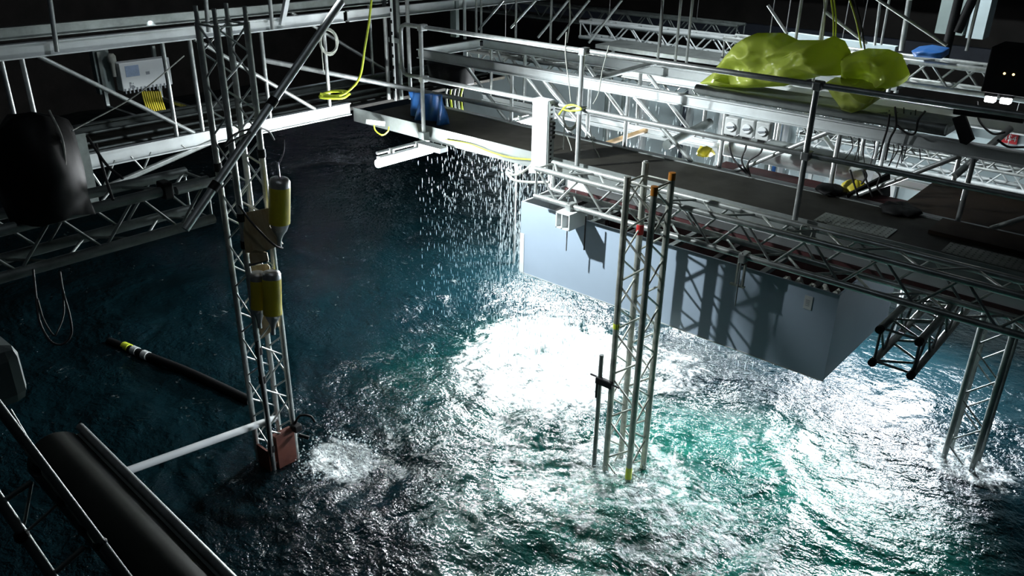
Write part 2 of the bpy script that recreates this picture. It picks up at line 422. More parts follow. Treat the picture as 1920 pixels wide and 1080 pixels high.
# lower lattice hanging under the left side girder
t = thing('lattice_beam', 'slanting lattice strip hanging under the pale left girder', 'truss', (-8.35, 4, 2.1))
a, b_ = X(175, 362, -8.3), X(400, 264, -8.3)
T(a, b_, .03).build('lower_tube', 'alu', t)
for (q0, q1) in (((168, 318), (190, 350)), ((215, 300), (195, 350)), ((245, 293), (268, 318)), ((283, 285), (270, 315)), ((340, 272), (352, 280)), ((163, 285), (175, 362)), ((150, 285), (160, 335))):
    T(X(*q0, -8.3), X(*q1, -8.3), .012, 8).build('brace', 'alu', t)

# rear girders parallel to the main walkway
girder('rear_girder', 'pale girder rising from the back edge of the dark walkway, switches fixed to it', 7.42, -8.0, 1.0, 3.285, 2.62,
       (-6.42, -5.3, -4.80, -3.67, -2.55, -1.45, -.5), ((-7.15, -6.5), (-6.2, -5.5), (-5.95, -5.2), (-4.72, -3.98), (-2.65, -3.5), (-1.55, -2.35), (-.4, -1.2)), .115, .10)
girder('rear_girder', 'second pale girder further back, meeting the short white cross beam', 8.58, -7.95, 1.0, 3.29, 2.55,
       (-7.8, -7.2, -6.3, -5.4, -4.5, -3.6, -2.7, -1.8), ((-7.7, -7.3), (-7.1, -6.4), (-6.2, -5.5), (-5.3, -4.6), (-3.5, -2.8)), .115, .08)
o = MB().ibeam((-7.98, 7.46, 3.23), (-7.98, 8.54, 3.23), .12, .06).build('cross_beam', 'white'); tag(o, 'short white cross beam joining the two rear girders at their left end', 'beam')
# upright lattice on the second girder, going out of frame
t = thing('upper_lattice', 'tall lattice of thin posts and diagonals above the second rear girder', 'girder', (-5, 8.62, 3.3))
T((-8.6, 8.62, 4.75), (1.0, 8.62, 4.75), .024).build('top_tube', 'tube', t)
T((-8.2, 8.62, 3.31), (1.0, 8.62, 3.31), .018).build('bottom_tube', 'tube', t)
for px, py in ((893, 50), (950, 62), (1020, 70), (1078, 80), (1272, 52), (1342, 112), (1441, 70), (1494, 60), (1540, 60)):
    x = Z(px, py, 3.31).x if py > 60 else Y(px, py, 8.62).x
    T((x, 8.62, 3.31), (x, 8.62, 4.75), .016, 10).build('post', 'tube', t)
for (a, b_) in (((945, 0), (898, 55)), ((1005, 0), (958, 52)), ((1066, 0), (1009, 70)), ((1105, 0), (1045, 74)), ((1166, 0), (1104, 80)), ((1545, 20), (1625, 82)), ((1440, 10), (1475, 62)), ((1640, -5), (1775, 85))):
    T(Y(*a, 8.62), Y(*b_, 8.62), .016, 10).build('diagonal', 'tube', t)
# low brace tubes between deck levels
for (a, b_, ya, yb, lab, m) in (((495, 113), (800, 173), 5.7, 7.3, 'long grey tube slanting from the left tower to the blue sheet', 'tube'),
                             ((800, 173), (1010, 215), 7.3, 7.36, 'grey tube running behind the blue sheet to the white panel', 'tube'),
                             ((1130, 272), (1214, 243), 7.9, 8.6, 'orange sleeved tube sticking out beyond the walkway', 'orangetube'),
                             ((1250, 272), (1330, 230), 7.4, 8.5, 'dark outrigger channel slanting back under the switches', 'dark_alu'),
                             ((1790, 330), (1895, 240), 7.46, 7.9, 'grey tube slanting up to the 454 sign at far right', 'tube'),
                             ((1110, 150), (1228, 118), 7.5, 8.4, 'short grey tube slanting between the two rear girders', 'tube')):
    o = T(Y(*a, ya), Y(*b_, yb), .03 if m != 'dark_alu' else .05).build('brace_tube', m); tag(o, lab, 'tube')

# ================================================================== MAIN TRUSS OVER THE BOX
YT = 5.98
t = thing('box_truss', 'long silver box truss carried over the grey box toward lower right', 'truss', (-2, YT+.13, 2.4))
truss(t, (-4.86, YT, 2.405), (.6, YT, 2.405), (0, 1, 0), (0, 0, 1), .27, .275, .546, 'alu', .027, .011)
for i, (px, py) in enumerate(((1068, 385), (1392, 490))):
    lab = ('white square clamp bracket hanging under the bright left end of the truss', 'slim clamp bracket hanging under the truss beside the white sticker')[i]
    p = Y(px, py, YT-.03)
    h = thing('hanger_bracket', lab, 'bracket', p)
    x, z = p.x, 2.37
    if i == 0:
        mb = MB()
        for a in (-.075, -.01, .075): mb.box((x+a-.006, YT-.13, z-.16), (x+a+.006, YT+.13, z-.01))
        for c in (-.16, -.012): mb.box((x-.08, YT-.13, z+c), (x+.08, YT+.13, z+c+.012))
        mb.build('channel', 'white', h)
    else:
        MB().bar((x-.03, YT-.03, z-.02), (x-.03, YT-.03, z-.22), .012, .03, (0, 1, 0)).build('channel', 'worn', h)
        MB().bar((x+.03, YT-.03, z-.02), (x+.03, YT-.03, z-.22), .012, .03, (0, 1, 0)).build('channel', 'worn', h)
        MB().bar((x-.08, YT-.03, z-.22), (x+.05, YT-.03, z-.22), .03, .014).build('foot_plate', 'worn', h)
    T((x, YT-.05, z+.08), (x, YT-.05, z-.40), .006, 8).build('threaded_rod', 'steel', h)
    MB().box((x-.03, YT-.06, z-.01), (x+.03, YT+.05, z+.07)).build('clamp', 'alu', h, .008)
p = Y(1100, 420, YT)
o = T((p.x, YT-.02, 2.36), (p.x, YT-.02, 2.02), .007, 8).build('threaded_rod', 'black'); tag(o, 'thin black rod hanging in front of the pale end of the grey box', 'rod')

# open grey box below it
t = thing('open_box', 'large open grey box with a shiny front hanging below the truss', 'box', (-3.5, 6.8, 1.48))
x0, x1, y0, y1, z0, z1 = -5.13, -1.87, 6.10, 7.62, 1.485, 2.255
MB().box((x0, y0, z0), (x1, y0+.02, z1)).build('front_panel', 'boxmat', t)
MB().box((x1-.02, y0+.02, z0), (x1, y1, z1)).build('end_panel', 'boxmat', t)
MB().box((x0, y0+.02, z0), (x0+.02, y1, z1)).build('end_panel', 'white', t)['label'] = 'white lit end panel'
MB().box((x0+.02, y1-.02, z0), (x1-.02, y1, z1)).build('rear_panel', 'dred', t)['label'] = 'dark red rear panel'
MB().box((x0+.02, y0+.02, z0), (x1-.02, y1-.02, z0+.02)).build('floor_panel', 'boxin', t)
for k in range(7):
    x = x0+.35+k*.44
    MB().box((x, y0+.02, z1-.07), (x+.05, y1-.02, z1-.03)).build('cross_bar', 'channel' if k % 2 else 'boxin', t)
MB().box((x0-.004, y0-.004, z0), (x0+.05, y0, z0+.43)).build('corner_strip', 'white', t)
MB().box((x0, y0-.003, z0-.01), (x1, y0+.02, z0)).build('lower_edge', 'offw', t)
q = Y(1515, 568, 6.097)
MB().box((q.x-.033, 6.095, q.z-.055), (q.x+.033, 6.10, q.z+.06)).build('sticker', 'offw', t)
mb = MB()
for k in range(4): mb.box((q.x-.02, 6.093, q.z+.02-k*.015), (q.x+.012, 6.095, q.z+.025-k*.015))
mb.build('print_line', 'grey', t)
# crumpled pale sheet inside box front right
mb = MB(); vs = []; fs = []
nx, ny = 24, 6
for j in range(ny):
    for i in range(nx):
        vs.append((-2.42+i*.022, 6.13+j*.03, 2.19+.03*math.sin(i*1.3+j)+.02*math.sin(i*.6+2*j)+.02*random.random()))
for j in range(ny-1):
    for i in range(nx-1): fs.append((j*nx+i, j*nx+i+1, (j+1)*nx+i+1, (j+1)*nx+i))
mb.add(vs, fs, False); o = mb.build('crumpled_sheet', 'rope'); tag(o, 'crumpled pale sheet tucked in the rim of the grey box above the sticker', 'sheet')
so = o.modifiers.new('s', 'SOLIDIFY'); so.thickness = .006

# black stub truss hanging under it
t = thing('stub_truss', 'short dark box truss in silhouette poking out below the main truss at right', 'truss', (-1.3, 6.4, 2.0))
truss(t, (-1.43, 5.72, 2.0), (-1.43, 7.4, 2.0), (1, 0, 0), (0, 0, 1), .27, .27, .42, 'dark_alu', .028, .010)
for x in (-1.43, -1.16):
    for z in (2.0, 2.27): MB().tube((x, 5.685, z), (x, 5.72, z), .03).build('end_plug', 'black', t)

# ================================================================== TOWERS
def tower(label, x0, y0, w, z0, z1, bay, m, rc=.025, rb=.009, ext=(0, 0, 0, 0)):
    t = thing('truss_tower', label, 'truss tower', (x0+w/2, y0+w/2, z0))
    truss(t, (x0, y0, z0), (x0, y0, z1), (1, 0, 0), (0, 1, 0), w, w, bay, m, rc, rb, ends=True, ext=ext)
    return t
tf = tower('silver truss tower standing in the bright foam in front of the grey box', -3.578, 5.61, .262, -.35, 2.93, .47, 'worn', .029, .0095, (.03, .0, .06, .10))
T((-3.316, 5.872, 2.93), (-3.316, 5.872, 2.992), .0305, 14).build('orange_tape', 'orange', tf)
T((-3.316, 5.61, 2.86), (-3.316, 5.61, 2.935), .0305, 14).build('orange_tape', 'orange', tf)
T((-3.578, 5.872, 2.38), (-3.578, 5.872, 2.47), .034, 14).build('red_tape', 'red', tf)
T((-3.578, 5.61, 1.55), (-3.578, 5.61, 1.60), .0305, 14).build('yellow_tape', 'yelc', tf)
T((-3.316, 5.61, .03), (-3.316, 5.61, .16), .0305, 14).build('yellow_tape', 'yelc', tf)
T((-3.578, 5.872, 2.93), (-3.578, 5.872, 3.04), .018, 14).build('spigot', 'alu', tf)
tl = tower('dim silver truss tower at left carrying yellow gas cylinders', -6.22, 3.46, .262, -.45, 4.12, .47, 'dark_alu' if 0 else 'alu', .026, .0085)
for x in (-6.22, -5.958):
    for y in (3.46, 3.722): T((x, y, 4.12), (x, y, 4.24), .017).build('spigot', 'alu', tl)
MB().box((-6.0, 3.50, -.1), (-5.92, 3.70, .36)).build('rust_plate', 'rust', tl)
MB().box((-6.15, 3.42, -.15), (-5.95, 3.44, .22)).build('rust_plate', 'rust', tl)
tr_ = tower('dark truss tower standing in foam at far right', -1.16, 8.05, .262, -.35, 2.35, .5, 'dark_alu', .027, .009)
# short tube clamped to the front tower
o = thing('scaffold_tube', 'short dark upright tube clamped beside the left leg of the foam-side tower', 'tube', (-3.70, 5.62, 0))
T((-3.70, 5.59, -.3), (-3.70, 5.59, 1.24), .021).build('tube', 'dark_alu', o)
MB().box((-3.73, 5.55, .94), (-3.55, 5.60, 1.01)).build('coupler', 'black', o, .01)
T((-3.80, 5.58, 1.0), (-3.72, 5.58, 1.0), .010, 8).build('bolt', 'black', o)
T((-3.72, 5.575, .78), (-3.72, 5.575, .98), .012, 8).build('bolt', 'black', o)
T((-3.55, 5.57, .99), (-3.47, 5.57, .985), .008, 8).build('bolt', 'black', o)

# collars and clamps on left tower
for k, (px, py) in enumerate(((452, 455), (447, 405), (472, 650), (510, 722), (498, 290), (400, 310), (540, 862))):
    p = Y(px, py, 3.46) if k != 4 else Y(px, py, 3.72)
    xx = min((-6.22, -5.958), key=lambda q: abs(q-p.x)); yy = 3.722 if k == 4 else 3.46
    T((xx, yy, p.z-.035), (xx, yy, p.z+.035), .034, 12).build('clamp_collar', 'black', tl)
# gas cylinders
def cylinder(label, base, r, ln, frac, lean=(0, 0, 1), up=True):
    t = thing('gas_cylinder', label, 'gas cylinder', base)
    b0 = Vector(base); ax = Vector(lean).normalized()
    g = ln*frac
    # steel shoulder below (valve end down), yellow body, steel cap above
    MB().lathe(b0, ax, [(0, .018), (.02, .022), (.05, .03), (.10, r*.72), (.17, r*.97), (g, r)], 24).build('shoulder', 'steel', t)
    MB().lathe(b0+ax*g, ax, [(0, r*1.01), (ln-g-.07, r*1.01)], 24).build('body', 'yel', t)
    MB().lathe(b0+ax*(ln-.07), ax, [(0, r), (.04, r*.98), (.065, r*.85), (.075, r*.5)], 24).build('cap', 'steel', t)
    MB().lathe(b0-ax*.05, ax, [(0, .02), (.05, .018)], 10).build('valve', 'steel', t)
    return t
a = D(524, 452, 7.2); bb = D(524, 334, 7.0)
c1 = cylinder('upper yellow gas cylinder hanging on the right of the left tower', a, .086, (bb-a).length, .30, bb-a)
T(bb+Vector((0, 0, -.02)), bb+Vector((0, 0, .13)), .008, 8).build('hose_tail', 'steel', c1)
cable('thin_wire', None, [bb+Vector((0, 0, .10)), D(532, 285, 6.95), D(533, 262, 6.95)], .004, 'rubber', c1)
a = D(512, 617, 7.55); bb = D(509, 508, 7.4)
cylinder('lower right yellow gas cylinder strapped to the left tower', a, .080, (bb-a).length, .26, bb-a)
a = D(487, 605, 7.68); bb = D(482, 510, 7.5)
cylinder('lower left yellow gas cylinder half hidden behind its neighbour', a, .07, (bb-a).length, .30, bb-a)
# plywood boards on the tower
def slab(name, label, pts, th, m, cat):
    p = [Vector(q) for q in pts]; n = (p[1]-p[0]).cross(p[2]-p[0]).normalized()*th
    if n.dot(fw) < 0: n = -n
    k = len(p); mb = MB(); mb.add(p+[q+n for q in p], [tuple(range(k)), tuple(range(k, 2*k))[::-1]]+[(i, i+k, (i+1) % k+k, (i+1) % k) for i in range(k)])
    o = mb.build(name, m); 
    if label: tag(o, label, cat)
    return o
def flat(pxs, org, nrm):
    org = Vector(org); nrm = Vector(nrm); out = []
    for px, py in pxs:
        d = fw+rr*((px-960)/FPX)+uu*((540-py)/FPX); out.append(CP+d*((org-CP).dot(nrm)/d.dot(nrm)))
    return out
O1 = D(490, 430, 7.25); n1 = Vector((.55, -.8, .15))
slab('plywood_board', 'upper plywood board bolted between the left tower and a gas cylinder', flat([(453, 400), (505, 390), (506, 425), (530, 458), (490, 474), (460, 474)], O1, n1), .018, 'ply', 'board')
slab('plywood_board', 'small plywood wedge below the upper board on the left tower', flat([(467, 476), (476, 468), (500, 474), (503, 488), (470, 495)], O1+Vector((.0, .0, 0)), n1), .018, 'ply', 'board')
slab('plywood_board', 'lower plywood board under the twin gas cylinders', flat([(470, 500), (500, 495), (505, 500), (522, 612), (490, 636), (482, 600)], O1+fw*.30, n1), .018, 'ply', 'board')
slab('bracket_strip', 'bright steel strap across the left tower below the upper board', flat([(466, 494), (502, 484), (503, 490), (467, 500)], O1+fw*.02, n1), .01, 'steel', 'strap')
cable('black_cable', 'black cable running over the upper plywood board to the cylinder valve', [D(448, 385, 7.1), D(470, 415, 7.1), D(500, 447, 7.1), D(518, 462, 7.1), D(530, 466, 7.15)], .009, 'rubber')
cable('black_cable', 'black cable running down the lower half of the left tower', [Y(482, 640, 3.43), Y(487, 690, 3.42), Y(495, 740, 3.42), Y(503, 800, 3.42), Y(508, 855, 3.42)], .016, 'rubber')
# tangle of clamps at the tower foot
t = thing('pipe_clamp', 'dark swivel clamp hanging at the rusty foot of the left tower', 'clamp', (-5.93, 3.70, .38))
MB().box((-5.95, 3.68, .34), (-5.86, 3.76, .41)).build('jaw', 'black', t, .01)
cable('hose_tail', None, [(-5.93, 3.72, .40), (-5.88, 3.76, .50), (-5.80, 3.82, .50), (-5.76, 3.84, .44)], .012, 'black', t)
T((-5.88, 3.72, .30), (-5.80, 3.78, .27), .02).build('bolt', 'black', t)
# long tubes
o = thing('scaffold_tube', 'long tube crossing diagonally in front of the left tower', 'tube', D(490, 225, 6.7))
a, bb = D(347, 430, 6.45), D(640, 3, 7.1); T(a, bb, .031, 16).build('tube', 'tube', o)
for f_ in (.16, .52): 
    p = a.lerp(bb, f_); T(p, a.lerp(bb, f_+.03), .038).build('coupler', 'black', o)
o = thing('scaffold_tube', 'long pale tube reaching from lower left to the foot of the left tower', 'tube', D(380, 820, 7))
a, bb = Z(236, 884, .75), (-6.02, 3.56, .50); T(a, bb, .034, 16).build('tube', 'white', o)
e = Vector(bb); d_ = (e-a).normalized(); T(e-d_*.10, e-d_*.07, .042).build('clamp_ring', 'black', o)
T(e-d_*.01, e+d_*.03, .030).build('end_plug', 'steel', o)
cable('black_cable', 'black cable draped along the diagonal tube at the left tower', [D(470, 248, 6.6), D(440, 262, 6.5), D(420, 275, 6.45), D(440, 252, 6.5), D(480, 240, 6.7), D(503, 246, 6.9), D(514, 262, 7.0)], .008, 'rubber')

# corner column of tubes and masts at the back of the walkway
for i, (px, r, m, lab) in enumerate(((729, .026, 'tube', 'leftmost round tube of the mast cluster at the walkway corner'), (752, .030, 'dark_alu', 'thick dark tube of the mast cluster at the walkway corner'),
                                (770, .026, 'tube', 'rightmost round tube of the mast cluster at the walkway corner'))):
    q = Z(px, 186, ZD); o = T((q.x, q.y, ZD), (q.x, q.y, 5.1), r).build('mast_tube', m); tag(o, lab, 'mast')
q = Z(744, 187, ZD+.0)
o = MB().box((q.x-.05, q.y-.03, ZD), (q.x+.02, q.y+.03, 5.1)).build('mast_channel', 'black'); tag(o, 'flat black channel standing inside the mast cluster', 'mast')
o = MB().box((q.x+.02, q.y-.06, ZD), (q.x+.045, q.y-.04, 5.1)).build('mast_strip', 'white'); tag(o, 'narrow white strip standing in front of the black mast channel', 'mast')
mb = MB()
for k in range(16): mb.box((q.x+.018, q.y-.064, 2.75+k*.14), (q.x+.047, q.y-.06, 2.79+k*.14))
mb.build('slot', 'black', o)['kind'] = 'stuff'
o = MB().box((q.x-.11, q.y-.03, 3.35), (q.x+.12, q.y-.0, 3.41)).build('mast_clamp', 'dark_alu'); tag(o, 'dark flat clamp tying the mast cluster together', 'clamp')
q = Y(852, 30, 8.4); o = MB().box((q.x-.06, 8.38, 3.3), (q.x+.05, 8.44, 5.1)).build('mast_channel', 'wallg'); tag(o, 'flat grey-green upright left of the short white cross beam', 'mast')
q = Y(871, 30, 8.36); o = T((q.x, 8.36, 3.3), (q.x, 8.36, 5.1), .022).build('mast_tube', 'white'); tag(o, 'white round upright beside the flat grey-green one', 'mast')
# upper beam of the left part running behind the masts
o = MB().ibeam((-8.3, 6.56, 3.725), (-8.3, 11.0, 3.725), .13, .07).build('side_beam', 'beam'); tag(o, 'pale beam running on behind the mast cluster to the top edge', 'beam')
# hanging diagonal plate top left
o = MB().bar(X(541, 0-20, -8.24), X(528, 48, -8.24), .05, .05).build('hanger_strut', 'beam'); tag(o, 'short pale strut rising from the left girder to the top edge', 'strut')
for i, (a, b_) in enumerate((((92, -10), (107, 97)), ((385, -8), (391, 60)), ((505, -8), (511, 55)))):
    lab = ('dark upright tube at the top left corner', 'upright tube above the left tower top', 'dim upright tube right of the left tower top')[i]
    o = T(X(*a, -8.22), X(*b_, -8.22), .022).build('upright_tube', 'tube'); tag(o, lab, 'tube')
# ================================================================== LAMPS
def tube_lamp(label, x, ya, yb, z, emitmat='lamp', r=.042, rig=True):
    t = thing('tube_lamp', label, 'lamp', (x, ya, z))
    T((x, ya, z), (x, yb, z), r, 16).build('light_tube', emitmat, t)
    MB().box((x-.03, ya+.02, z+r), (x+.03, yb-.02, z+r+.03)).build('housing', 'white', t)
    if rig:
        T((x-.06, ya+.05, z+.10), (x-.06, yb+.05, z+.10), .018).build('outrigger_tube', 'alu', t)
        for y in (ya+.22, yb-.2):
            MB().box((x-.07, y, z+.03), (x+.01, y+.03, z+.12)).build('clip', 'alu', t)
    return t
t = tube_lamp('glaring white tube lamp sticking out below the walkway front edge', -6.98, 5.80, 6.62, 2.33)
MB().box((-6.99, 6.40, 2.40), (-6.60, 6.53, 2.45)).build('mounting_plate', 'white', t)
t = tube_lamp('glaring white tube lamp behind the walkway left of the white panel', -7.55, 8.7, 9.9, 2.12)
for y in (8.9, 9.7): T((-7.61, y, -.3), (-7.61, y, 2.22), .02).build('pole', 'tube', t)
def flood(label, c, tgt, w_, h_, m):
    """floodlight: shallow housing with a glowing front, aimed at tgt"""
    t = thing('floodlight', label, 'floodlight', c)
    c = Vector(c); n = (Vector(tgt)-c).normalized(); s_ = n.cross(Vector((0, 0, 1))).normalized(); u_ = s_.cross(n)
    MB().bar(c-n*.10, c-n*.012, w_+.05, h_+.05, u_).build('housing', 'black', t, .01)
    MB().bar(c-n*.011, c, w_, h_, u_).build('glass', m, t)
    T((c.x-n.x*.06, c.y-n.y*.06, c.z), (c.x-n.x*.06, c.y-n.y*.06, -.4), .024).build('pole', 'tube', t)
    return t
flood('floodlight on a pole behind the walkway, left of the grey box', mirror(1020, 650, 1.55), Z(1000, 700, 0), .62, .46, 'glare')
flood('floodlight on a pole behind the walkway above the middle of the grey box', mirror(1290, 690, 1.35), Z(1300, 800, 0), .40, .25, 'lampb')
flood('wide soft floodlight on a pole behind the right part of the walkway', mirror(1630, 810, 1.3), Z(1600, 900, 0), 1.5, .62, 'soft')
o = MB().bar(Y(688, 228, 6.2), Y(720, 232, 6.5), .03, .05).build('hanger_strut', 'white'); tag(o, 'short white arm under the left end of the walkway fascia', 'strut')
cable('yellow_cable', 'yellow cable loop hanging under the left end of the walkway', [Y(702, 228, 6.35), Y(703, 243, 6.3), Y(716, 253, 6.3), Y(727, 247, 6.35), Y(729, 238, 6.4)], .008, 'yelc')
cable('yellow_cable', 'yellow-green cable running under the walkway fascia from the tube lamp', [Y(835, 262, 6.52), Y(880, 270, 6.52), Y(920, 285, 6.52), Y(960, 296, 6.52), Y(1010, 300, 6.52)], .009, 'yelc')

# ================================================================== ELECTRICS
t = thing('switchboard', 'tall white control panel standing on the walkway front edge', 'control panel', (-5.13, 6.44, 2.5))
MB().box((-5.245, 6.38, 2.50), (-5.05, 6.49, 3.235)).build('cabinet', 'white', t, .006)
MB().box((-5.049, 6.39, 2.50), (-5.035, 6.48, 3.23)).build('socket_strip', 'channel', t)
for k in range(14):
    z = 3.19-k*.045
    if k in (4, 5, 6, 7): MB().box((-5.035, 6.40, z-.012), (-5.0, 6.45, z+.014)).build('plug', 'black', t)
    else: MB().box((-5.035, 6.415, z-.009), (-5.031, 6.44, z+.009)).build('socket', 'black', t)
cable('cable_bundle', 'bunched pale cables looping left of the foot of the white control panel', [(-5.22, 6.42, 2.60), (-5.30, 6.40, 2.50), (-5.45, 6.38, 2.40), (-5.55, 6.36, 2.41), (-5.42, 6.33, 2.36), (-5.2, 6.36, 2.38), (-5.0, 6.38, 2.42)], .014, 'rope')
cable('green_cable', 'bright green cable hanging beside the left edge of the white control panel', [Y(1004, 200, 6.6), Y(1006, 240, 6.6), Y(1010, 270, 6.56), Y(1016, 300, 6.5)], .010, 'green')
def coil(label, c, rx, rz, r, m, turns, nrm, name='cable_coil', tail=.3):
    c = Vector(c); n = Vector(nrm).normalized(); s = n.cross(Vector((0, 0, 1))).normalized(); pts = []
    for i in range(turns*20):
        a = 2*math.pi*i/20; k = 1+.12*math.sin(i*.37)
        pts.append(c+s*(rx*k*math.cos(a))+Vector((0, 0, rz*k*math.sin(a)))+n*(.012*math.sin(i*.9)))
    pts.append(pts[-1]-Vector((0, 0, tail)))
    o = MB().path(pts, r, 6).build(name, m); tag(o, label, 'cable coil'); return o
coil('pale green cable coil hung on the left girder post', X(616, 78, -8.2), .10, .14, .007, 'rope', 5, -fw)
coil('small pale cable coil hung beside the white control panel', Y(1070, 220, 6.7), .07, .12, .006, 'rope', 4, -fw)
coil('thin wire coil lying on the right side of the walkway', Z(1505, 478, 2.45)+Vector((0, 0, .2)), .05, .05, .005, 'rope', 3, (0, -.6, .8), tail=.02)
cable('yellow_cable', 'long yellow cable hanging from the top edge to the left walkway deck', [D(697, -5, 9.6), D(692, 40, 9.7), D(684, 90, 9.8), D(676, 140, 9.9), D(660, 165, 9.9), D(635, 180, 9.9), D(612, 178, 9.9)], .013, 'yelc')
cable('yellow_cable', 'yellow cable heap lying on the left walkway deck', [D(600, 176, 9.8), D(630, 180, 9.8), D(650, 172, 9.8), D(620, 172, 9.9), D(600, 182, 9.8), D(640, 184, 9.8), D(655, 176, 9.9)], .016, 'yelc')
cable('yellow_cable', 'yellow cable tied round the mid rail beside the white control panel', [Y(1048, 215, 6.45), Y(1060, 200, 6.45), Y(1075, 197, 6.44), Y(1090, 205, 6.44), Y(1070, 208, 6.44), Y(1055, 205, 6.45)], .009, 'yelc')
for i, (px, py) in enumerate(((1371, 237), (1401, 241), (1430, 246))):
    lab = ('left', 'middle', 'right')[i]
    q = Y(px, py, 7.3)
    t = thing('isolator_switch', '%s one of the three white rotary switches on the rear girder' % {'left': 'leftmost', 'middle': 'middle', 'right': 'rightmost'}[lab], 'switch', (q.x, 7.33, q.z-.1), 'rotary switches on the rear girder')
    MB().box((q.x-.068, 7.29, q.z-.085), (q.x+.068, 7.37, q.z+.085)).build('housing', 'offw', t, .012)
    MB().lathe((q.x+.005, 7.29, q.z), (0, -1, 0), [(0, .046), (.012, .046), (.016, .040)], 24).build('dial', 'white', t)
    MB().bar((q.x-.03, 7.268, q.z-.008), (q.x+.04, 7.268, q.z+.008), .014, .014, (0, 1, 0)).build('handle', 'grey', t)
    MB().box((q.x-.045, 7.31, q.z-.115), (q.x+.03, 7.35, q.z-.085)).build('gland', 'black', t)
    cable('supply_cable', None, [(q.x, 7.33, q.z-.11), (q.x+.01, 7.30, q.z-.20), (q.x+.08-.09*i, 7.30, q.z-.32), (-3.28, 7.3, ZD+.02)], .010, 'rubber', t)
# more hanging cables at right
for i, (pts, m) in enumerate(([((1668, 214), (1664, 240), (1655, 270), (1648, 300)), 'rubber'], [((1678, 200), (1680, 236), (1668, 262), (1660, 300)), 'rubber'],
                         [((1682, 235), (1700, 250), (1715, 250), (1722, 225), (1735, 208)), 'rubber'], [((1832, 190), (1836, 225), (1860, 250), (1885, 248)), 'rubber'],
                         [((1870, 262), (1890, 275), (1920, 276)), 'rubber'], [((1615, 345), (1625, 330), (1618, 320), (1636, 370)), 'rubber'],
                         [((1594, 318), (1600, 340), (1610, 372)), 'rubber'], [((1640, 318), (1650, 330), (1645, 350), (1655, 365)), 'rubber'])):
    labs = ('black cable hanging left of the far-right post below the yellow sheet', 'black cable hanging close beside that post below the yellow sheet', 'black cable drooping in a bow against the pale wall',
            'black cable dropping from under the twin-lamp housing', 'black cable sagging past the red sign to the right edge', 'curled black cable below the mid rail near the dark boxes',
            'straight black cable below the mid rail left of the curled one', 'thin black cable right of the curled one below the mid rail')
    cable('black_cable', labs[i], [Y(a, b_, 7.3) for a, b_ in pts], .009, m, group='black cables at the right end')
for i, (a, b_, c, m, lab) in enumerate(((1557, -10, (1562, 85), 'yelc', 'left yellow cable hanging from the roof to the yellow sheet'), (1563, -10, (1566, 85), 'yelc', 'yellow cable close beside the left hanging one'),
                              (1590, -10, (1615, 90), 'yelc', 'right yellow cable slanting down to the yellow sheet'), (1600, -10, (1622, 96), 'rubber', 'black cable slanting down beside the right yellow cable'),
                              (1545, -10, (1541, 85), 'rope', 'thin grey wire left of the hanging yellow cables'), (1068, -10, (1063, 80), 'rope', 'thin wire hanging above the second rear girder'), (1240, -10, (1238, 88), 'rubber', 'thin black wire hanging over the distant white trusses'))):
    cable('hanging_cable', lab, [Y(a, b_, 8.1), Y((a+c[0])/2+3, (b_+c[1])/2, 8.1), Y(*c, 8.1)], .008, m)
# loose thin cables over the front rail
for i, pts in enumerate((((1062, 60), (1060, 100), (1066, 150), (1070, 190)), ((1142, 85), (1130, 130), (1122, 175), (1112, 195)), ((1106, 240), (1112, 270), (1122, 290), (1128, 306)), ((1063, 255), (1070, 275), (1074, 296)))):
    lab = ('thin pale cord hanging down just left of the middle rail post', 'thin pale cord hanging right of the middle rail post', 'pale cord lying down over the deck right of the middle rail post', 'pale cord lying over the deck beside the white panel')[i]
    cable('thin_cord', lab, [Y(a, b_, 6.485 if i < 2 else 6.9) for a, b_ in pts], .005, 'rope', cat='cord')

# ================================================================== SHEETS AND EQUIPMENT
def draped(name, label, outline_px, y0, m, depth=.30, seed=0, cat='sheet', amp=.05):
    """crumpled sheet over equipment: dome between traced outline at world depth y0"""
    rs = random.Random(seed); pts = [Y(a, b_, y0) for a, b_ in outline_px]
    c = sum(pts, Vector())/len(pts); n = len(pts)
    dense = []
    for i in range(n):
        a, b_ = pts[i], pts[(i+1) % n]
        for k in range(9): dense.append(a.lerp(b_, k/9))
    rings = 12; mb = MB(); vs = []; fs = []; nd = len(dense)
    rings = 26; off3 = Vector((seed*7.3, seed*3.1, 0))
    def folds(q):
        p3 = Vector((q.x*3.1, 0, q.z*4.2))+off3
        a_ = 1-abs(mnoise.noise(p3)*2); b2 = 1-abs(mnoise.noise(p3*2.3+Vector((5, 1, 2)))*2); c2 = mnoise.noise(p3*5.1)
        return a_*1.5+b2*.35+c2*.12-1.0
    for j in range(rings+1):
        s = 1-j/rings
        for i, p in enumerate(dense):
            q = c.lerp(p, s); hgt = (1-s**3)**.5 if s < 1 else 0
            vs.append(q+Vector((0, -depth*hgt-amp*2.2*folds(q)*(.25+.75*hgt), 0)))
    for j in range(rings):
        for i in range(nd):
            k = (i+1) % nd; fs.append((j*nd+i, j*nd+k, (j+1)*nd+k, (j+1)*nd+i))
    # back side so it is a closed bulky body
    off = len(vs)
    for p in dense: vs.append(p+Vector((0, .22, .02)))
    for i in range(nd):
        k = (i+1) % nd; fs.append((i, off+i, off+k, k))
    fs.append(tuple(range(off, off+nd))[::-1])
    mb.add(vs, fs, False); o = mb.build(name, m); tag(o, label, cat); return o
t = thing('equipment_tray', 'long grey equipment tray under the yellow sheets on the rear girder', 'tray', (-3, 7.6, 3.29))
q0 = Y(1308, 162, 7.42); 
MB().tube((q0.x, 7.40, 3.36), (-1.7, 7.40, 3.36), .045).build('front_roll', 'channel', t)
MB().box((q0.x, 7.42, 3.30), (-1.7, 7.95, 3.36)).build('tray_floor', 'dark_alu', t)
